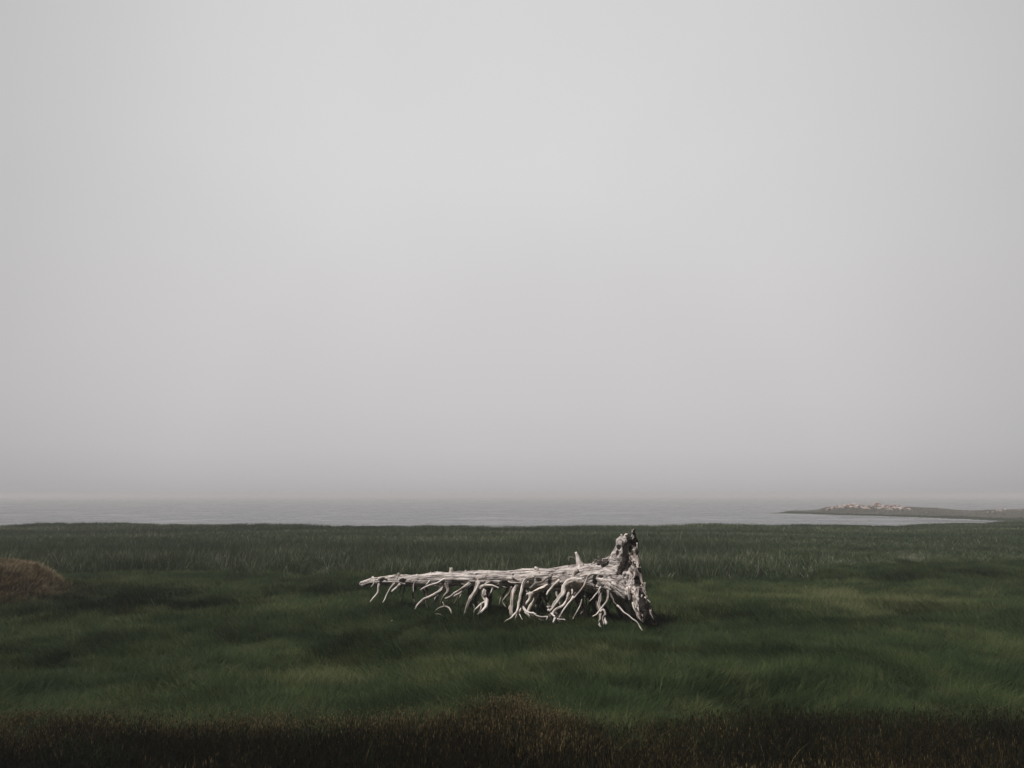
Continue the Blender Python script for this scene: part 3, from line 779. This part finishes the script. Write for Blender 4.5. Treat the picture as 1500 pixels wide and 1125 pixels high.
# far-side branches, their shade painted by the darker wood
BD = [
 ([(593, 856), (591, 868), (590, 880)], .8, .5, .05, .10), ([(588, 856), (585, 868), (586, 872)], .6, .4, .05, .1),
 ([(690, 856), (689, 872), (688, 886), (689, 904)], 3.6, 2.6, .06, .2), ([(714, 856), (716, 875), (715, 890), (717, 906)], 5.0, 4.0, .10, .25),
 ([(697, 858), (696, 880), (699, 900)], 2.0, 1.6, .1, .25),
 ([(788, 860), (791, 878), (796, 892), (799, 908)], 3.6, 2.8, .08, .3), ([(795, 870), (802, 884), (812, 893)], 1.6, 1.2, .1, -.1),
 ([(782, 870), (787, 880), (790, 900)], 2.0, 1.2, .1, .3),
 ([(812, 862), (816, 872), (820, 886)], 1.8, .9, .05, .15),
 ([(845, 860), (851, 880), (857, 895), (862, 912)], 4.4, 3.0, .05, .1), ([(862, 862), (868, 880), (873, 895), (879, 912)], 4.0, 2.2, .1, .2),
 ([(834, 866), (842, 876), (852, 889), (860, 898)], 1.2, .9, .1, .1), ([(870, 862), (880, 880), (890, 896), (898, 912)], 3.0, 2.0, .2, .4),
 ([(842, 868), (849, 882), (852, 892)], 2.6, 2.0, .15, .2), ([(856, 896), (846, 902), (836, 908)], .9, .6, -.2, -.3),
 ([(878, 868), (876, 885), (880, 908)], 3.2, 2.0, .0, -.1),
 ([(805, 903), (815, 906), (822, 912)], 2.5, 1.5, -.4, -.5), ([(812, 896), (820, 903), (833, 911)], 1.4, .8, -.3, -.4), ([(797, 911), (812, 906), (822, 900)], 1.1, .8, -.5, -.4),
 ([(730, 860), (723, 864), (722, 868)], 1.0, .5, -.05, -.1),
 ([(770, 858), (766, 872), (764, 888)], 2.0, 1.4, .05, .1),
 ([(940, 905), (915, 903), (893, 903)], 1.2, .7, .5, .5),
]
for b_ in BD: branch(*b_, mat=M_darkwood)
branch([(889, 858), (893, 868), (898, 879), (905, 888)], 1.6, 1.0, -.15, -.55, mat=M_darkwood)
rb = random.Random(5)
for i in range(56):                          # thin secondary branches in the tangle
    x0 = rb.choice([rb.uniform(740, 905), rb.uniform(600, 905)]); y0 = 856 + rb.uniform(-2, 4); ln = rb.uniform(10, 42)
    y1 = min(y0 + ln, 908); lean = rb.uniform(-14, 8)
    pts = [(x0, y0)]
    for q in (0.33, 0.66, 1.0): pts.append((x0 + lean * q + rb.gauss(0, 2.0), y0 + (y1 - y0) * q))
    d_ = rb.uniform(-.1, .25)
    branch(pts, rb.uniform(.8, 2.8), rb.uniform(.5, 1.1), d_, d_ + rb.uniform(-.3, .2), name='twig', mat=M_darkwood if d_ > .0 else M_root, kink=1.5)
# stubs on the upper side
ST = [
 ([(661, 842), (661, 837), (661, 832)], 3.0, 2.2, -.02, -.02), ([(681, 842), (682, 837), (682, 835.5)], 2.0, 1.4, -.02, -.02),
 ([(548, 850), (547, 847), (545, 845)], 1.8, 1.3, -.02, -.02), ([(584, 848), (583, 843), (584, 840)], 2.6, 1.8, -.05, -.06),
 ([(611, 846), (611, 841)], 1.8, 1.2, -.05, -.05), ([(632, 845), (630, 840), (631, 838.5)], 1.6, 1.0, -.04, -.05),
 ([(786, 836), (785, 832), (783, 831)], 3.0, 1.6, -.06, -.08), ([(852, 836), (849, 826), (847, 818), (844, 809)], 6.0, 1.6, -.03, -.06),
 ([(868, 830), (869, 825), (869, 823)], 1.5, .9, -.03, -.03), ([(555, 848), (562, 846), (566, 849)], 1.9, 1.2, -.08, -.1), 
 ([(765, 852), (757, 849), (749, 845)], 1.8, 1.0, -.15, -.2), ([(768, 853), (758, 854), (749, 854), (744, 852)], 1.8, 1.0, -.15, -.2),
 ([(922, 860), (922, 870), (922.5, 880)], 3.0, 1.6, -.30, -.34), ([(913, 791), (910, 786), (909, 782.5)], 3.5, .8, -.04, -.06), ([(916, 790), (917, 784), (920, 783)], 3, 1.5, -.02, -.02),
]
stubs = [branch(*b_, name='branch_stub') for b_ in ST]
TW = [([(847, 820), (840, 817), (834, 816), (833, 822)], .8, .4), ([(848, 823), (842, 819), (838, 814)], .6, .3), ([(849, 829), (840, 828), (833, 830), (830, 836)], .7, .4), ([(846, 814), (842, 811), (841, 809)], 1.2, .5),
      ([(860, 826), (860, 816)], .4, .25), ([(886, 822), (884, 815), (882, 811)], .35, .2), ([(878, 820), (876, 816), (879, 815)], .8, .4), ([(873, 826), (871, 821), (874, 820)], .8, .4)]
for q_, (p_, a_, c_) in enumerate(TW): branch(p_, a_, c_, -.03, -.08, name='twig', mat=M_root, parent=stubs[7] if q_ < 4 else None)

# dark knotty burl sitting in the crotch of the flare
def burl(cx, cy, rx, ry, dd, sd):
    bm = bmesh.new(); bmesh.ops.create_icosphere(bm, subdivisions=4, radius=1)
    s = pxm(cx); c = pt(cx, cy, dd)
    for v in bm.verts:
        p = v.co.copy()
        k_ = 1 + .30 * noise.noise(p * 2.6 + Vector((sd, 0, 0))) + .22 * noise.noise(p * 6 + Vector((0, sd, 0)))
        v.co = c - T0 + Vector((p.x * rx * s, p.y * rx * s * .8, p.z * ry * s)) * k_
    me = bpy.data.meshes.new('burl'); bm.to_mesh(me); bm.free(); me.materials.append(M_darkwood)
    a = me.attributes.new('grain', 'FLOAT_VECTOR', 'POINT'); a.data.foreach_set('vector', np.array([v.co[:] for v in me.vertices], np.float32).ravel())
    me.polygons.foreach_set('use_smooth', [True] * len(me.polygons))
    o = bpy.data.objects.new('burl', me); COL.objects.link(o); o.parent = tree
burl(887, 826, 6.5, 6.5, -.16, 1.0); burl(878, 825, 4.5, 6, -.12, 4.0)

# ragged roots along the plate
rq = random.Random(11)
edge = [(931, 806), (934, 822), (935, 836), (938, 850), (941, 864), (944, 878), (948, 892)]
for i in range(46):
    t = rq.random()
    e = edge[min(6, int(t * 7))]
    x0 = e[0] - rq.uniform(0, 12) * (0.5 + t); y0 = e[1] + rq.uniform(-5, 6)
    ln = rq.uniform(10, 34) * (0.6 + t * 0.6)
    pts = [(x0, y0)]
    x_, y_ = x0, y0
    lean = rq.uniform(0.05, 0.45)
    for s in range(rq.randint(3, 5)):
        y_ += ln / 4 * rq.uniform(.6, 1.2); x_ += ln / 4 * lean + rq.gauss(0, 1.4)
        lim = np.interp(y_, [800, 830, 860, 880, 900, 918], [933, 937, 945, 950, 958, 963])
        x_ = min(x_, lim + rq.uniform(-2, 0)); y_ = min(y_, 917 + rq.uniform(-4, 1))
        pts.append((x_, y_))
    dd = rq.uniform(-.5, .25) * (0.35 + 0.65 * t)
    branch(pts, rq.uniform(1.4, 4.2), rq.uniform(.5, 1.3), dd + .05, dd + rq.uniform(-.12, .05), name='root', mat=M_root if rq.random() < .7 else M_darkwood, rough=.3, kink=1.6)
RT = [
 ([(936, 842), (941, 846), (943, 853), (941, 860)], 1.3, 1.2, -.15, -.2), ([(934, 872), (935, 864), (941, 860), (943, 864)], 1.5, .8, -.25, -.3),
 ([(942, 862), (945, 872), (948, 875)], 1.0, .5, -.2, -.25), ([(946, 874), (948, 885), (952, 893), (954, 890)], 1.6, .7, -.25, -.3),
 ([(950, 888), (955, 898), (960, 906), (962, 915)], 1.6, .8, -.15, -.2), ([(950, 893), (952, 902), (952, 910)], 1.6, 1.0, -.3, -.35),
 ([(937, 882), (941, 890), (943, 897)], 1.6, 1.0, -.4, -.45), ([(938, 890), (941, 899), (942, 906)], 1.2, .6, -.42, -.45),
 ([(932, 866), (936, 869), (934, 873)], 5.0, 2.0, -.25, -.35), ([(933, 795), (934, 806), (937, 815), (940, 818)], .7, .3, -.02, -.05),
 ([(935, 822), (937, 828), (935, 834)], 2.0, 1.0, -.05, -.1), ([(934, 836), (939, 838), (941, 840)], 1.2, .7, -.12, -.15),
 ([(928, 866), (933, 880), (931, 892)], 2.2, 1.4, -.40, -.42), ([(918, 868), (922, 884), (924, 898)], 2.5, 1.4, -.25, -.1),
]
for b_ in RT: branch(*b_, name='root')
for i in range(26):                          # pale splinters and rootlets down the ragged edge
    y0 = rq.uniform(850, 905); e_ = np.interp(y0, [850, 880, 905], [944, 951, 959]); x0 = e_ - rq.uniform(0, 24); ln = rq.uniform(6, 20)
    pts = [(x0, y0), (x0 + rq.uniform(-1, 3), y0 + ln * .5), (min(x0 + rq.uniform(0, 6), e_ + 5), min(y0 + ln, 918))]
    dd = -.34 + rq.uniform(-.2, .05)
    branch(pts, rq.uniform(.7, 1.8), .4, dd, dd - .05, name='root', mat=M_branch if rq.random() < .6 else M_root, rough=.3, kink=1.3)
for (a_, b2, c_) in [((897, 868), (896, 880), .8), ((902, 868), (901, 884), .7), ((893, 866), (893, 876), .7), ((907, 872), (906, 886), .8)]:
    branch([a_, ((a_[0] + b2[0]) / 2, (a_[1] + b2[1]) / 2), b2], c_ + .3, .3, .35, .35, name='root', mat=M_darkwood)

# ------------------------------------------------------------------ loose wood on the grass
def loose(name, label, pts, r0, r1, Y, mat=M_branch):
    base = at(pts[0][0], pts[0][1], Y)
    W3 = [at(p[0], p[1], Y + (p[2] if len(p) > 2 else 0)) - base for p in pts]
    n = len(W3); R3 = [(r0 + (r1 - r0) * i / (n - 1)) * Y / F for i in range(n)]
    V, Fc, G = tube(W3, R3, step=.02, sides=8, rough=.12, seed=r0 * 7)
    o = link_mesh(name, [tuple(v) for v in V], Fc, mat, attrs=G); o.location = base
    return tag(o, label, 'stick')
Ya = ground_at(650, 903, 0.08).y
arch = loose('arched_stick', 'thin arched stick with a short upright twig, standing in the grass below the fallen tree', [(635, 899, .12), (640, 893, .08), (646, 889.5, .04), (653, 888.5, 0), (659, 892, -.03), (662, 900, -.06)], .8, 1.3, Ya)
b0 = at(651, 889, Ya); W3 = [at(q_[0], q_[1], Ya) - arch.location for q_ in [(651, 889.5), (650, 885), (648, 881.5)]]
V, Fc, G = tube(W3, [r_ * Ya / F for r_ in (.9, .7, .5)], step=.02, sides=8, rough=.12, seed=4.2)
link_mesh('twig', [tuple(v) for v in V], Fc, M_branch, parent=arch, attrs=G)
loose('wood_splinter', 'short pale splinter lying under the arched stick', [(638, 899.5), (643, 899.5, -.02), (651, 903, -.05)], 1.1, .5, Ya - .12)
pc = ground_at(574, 909, 0.12)
bm = bmesh.new(); bmesh.ops.create_icosphere(bm, subdivisions=2, radius=1)
for v in bm.verts: v.co = Vector((v.co.x * .012, v.co.y * .01, v.co.z * .008)) * (1 + .3 * noise.noise(v.co * 2))
me = bpy.data.meshes.new('shell'); bm.to_mesh(me); bm.free(); me.materials.append(M_branch)
o = bpy.data.objects.new('shell', me); COL.objects.link(o); o.location = pc
tag(o, 'tiny white shell fragment in the grass left of the arched stick', 'shell')

# ------------------------------------------------------------------ sea fog
bx0, bx1, by0, by1, bz0, bz1 = -1800, 1800, -60, 1460, -2.2, 3.4
hv = [(x_, y_, z_) for z_ in (bz0, bz1) for y_ in (by0, by1) for x_ in (bx0, bx1)]
hf = [(0, 2, 3, 1), (4, 5, 7, 6), (0, 1, 5, 4), (2, 6, 7, 3), (0, 4, 6, 2), (1, 3, 7, 5)]
mh = bpy.data.materials.new('sea_fog'); mh.use_nodes = True
nt = mh.node_tree
for n in list(nt.nodes): nt.nodes.remove(n)
mo = nt.nodes.new('ShaderNodeOutputMaterial'); pv = nt.nodes.new('ShaderNodeVolumePrincipled')
pv.inputs['Color'].default_value = (0.78, 0.767, 0.775, 1); pv.inputs['Density'].default_value = 0.0019; pv.inputs['Anisotropy'].default_value = 0.0
nt.links.new(pv.outputs[0], mo.inputs['Volume'])
tag(link_mesh('haze', hv, hf, mh, smooth=False), kind='stuff')
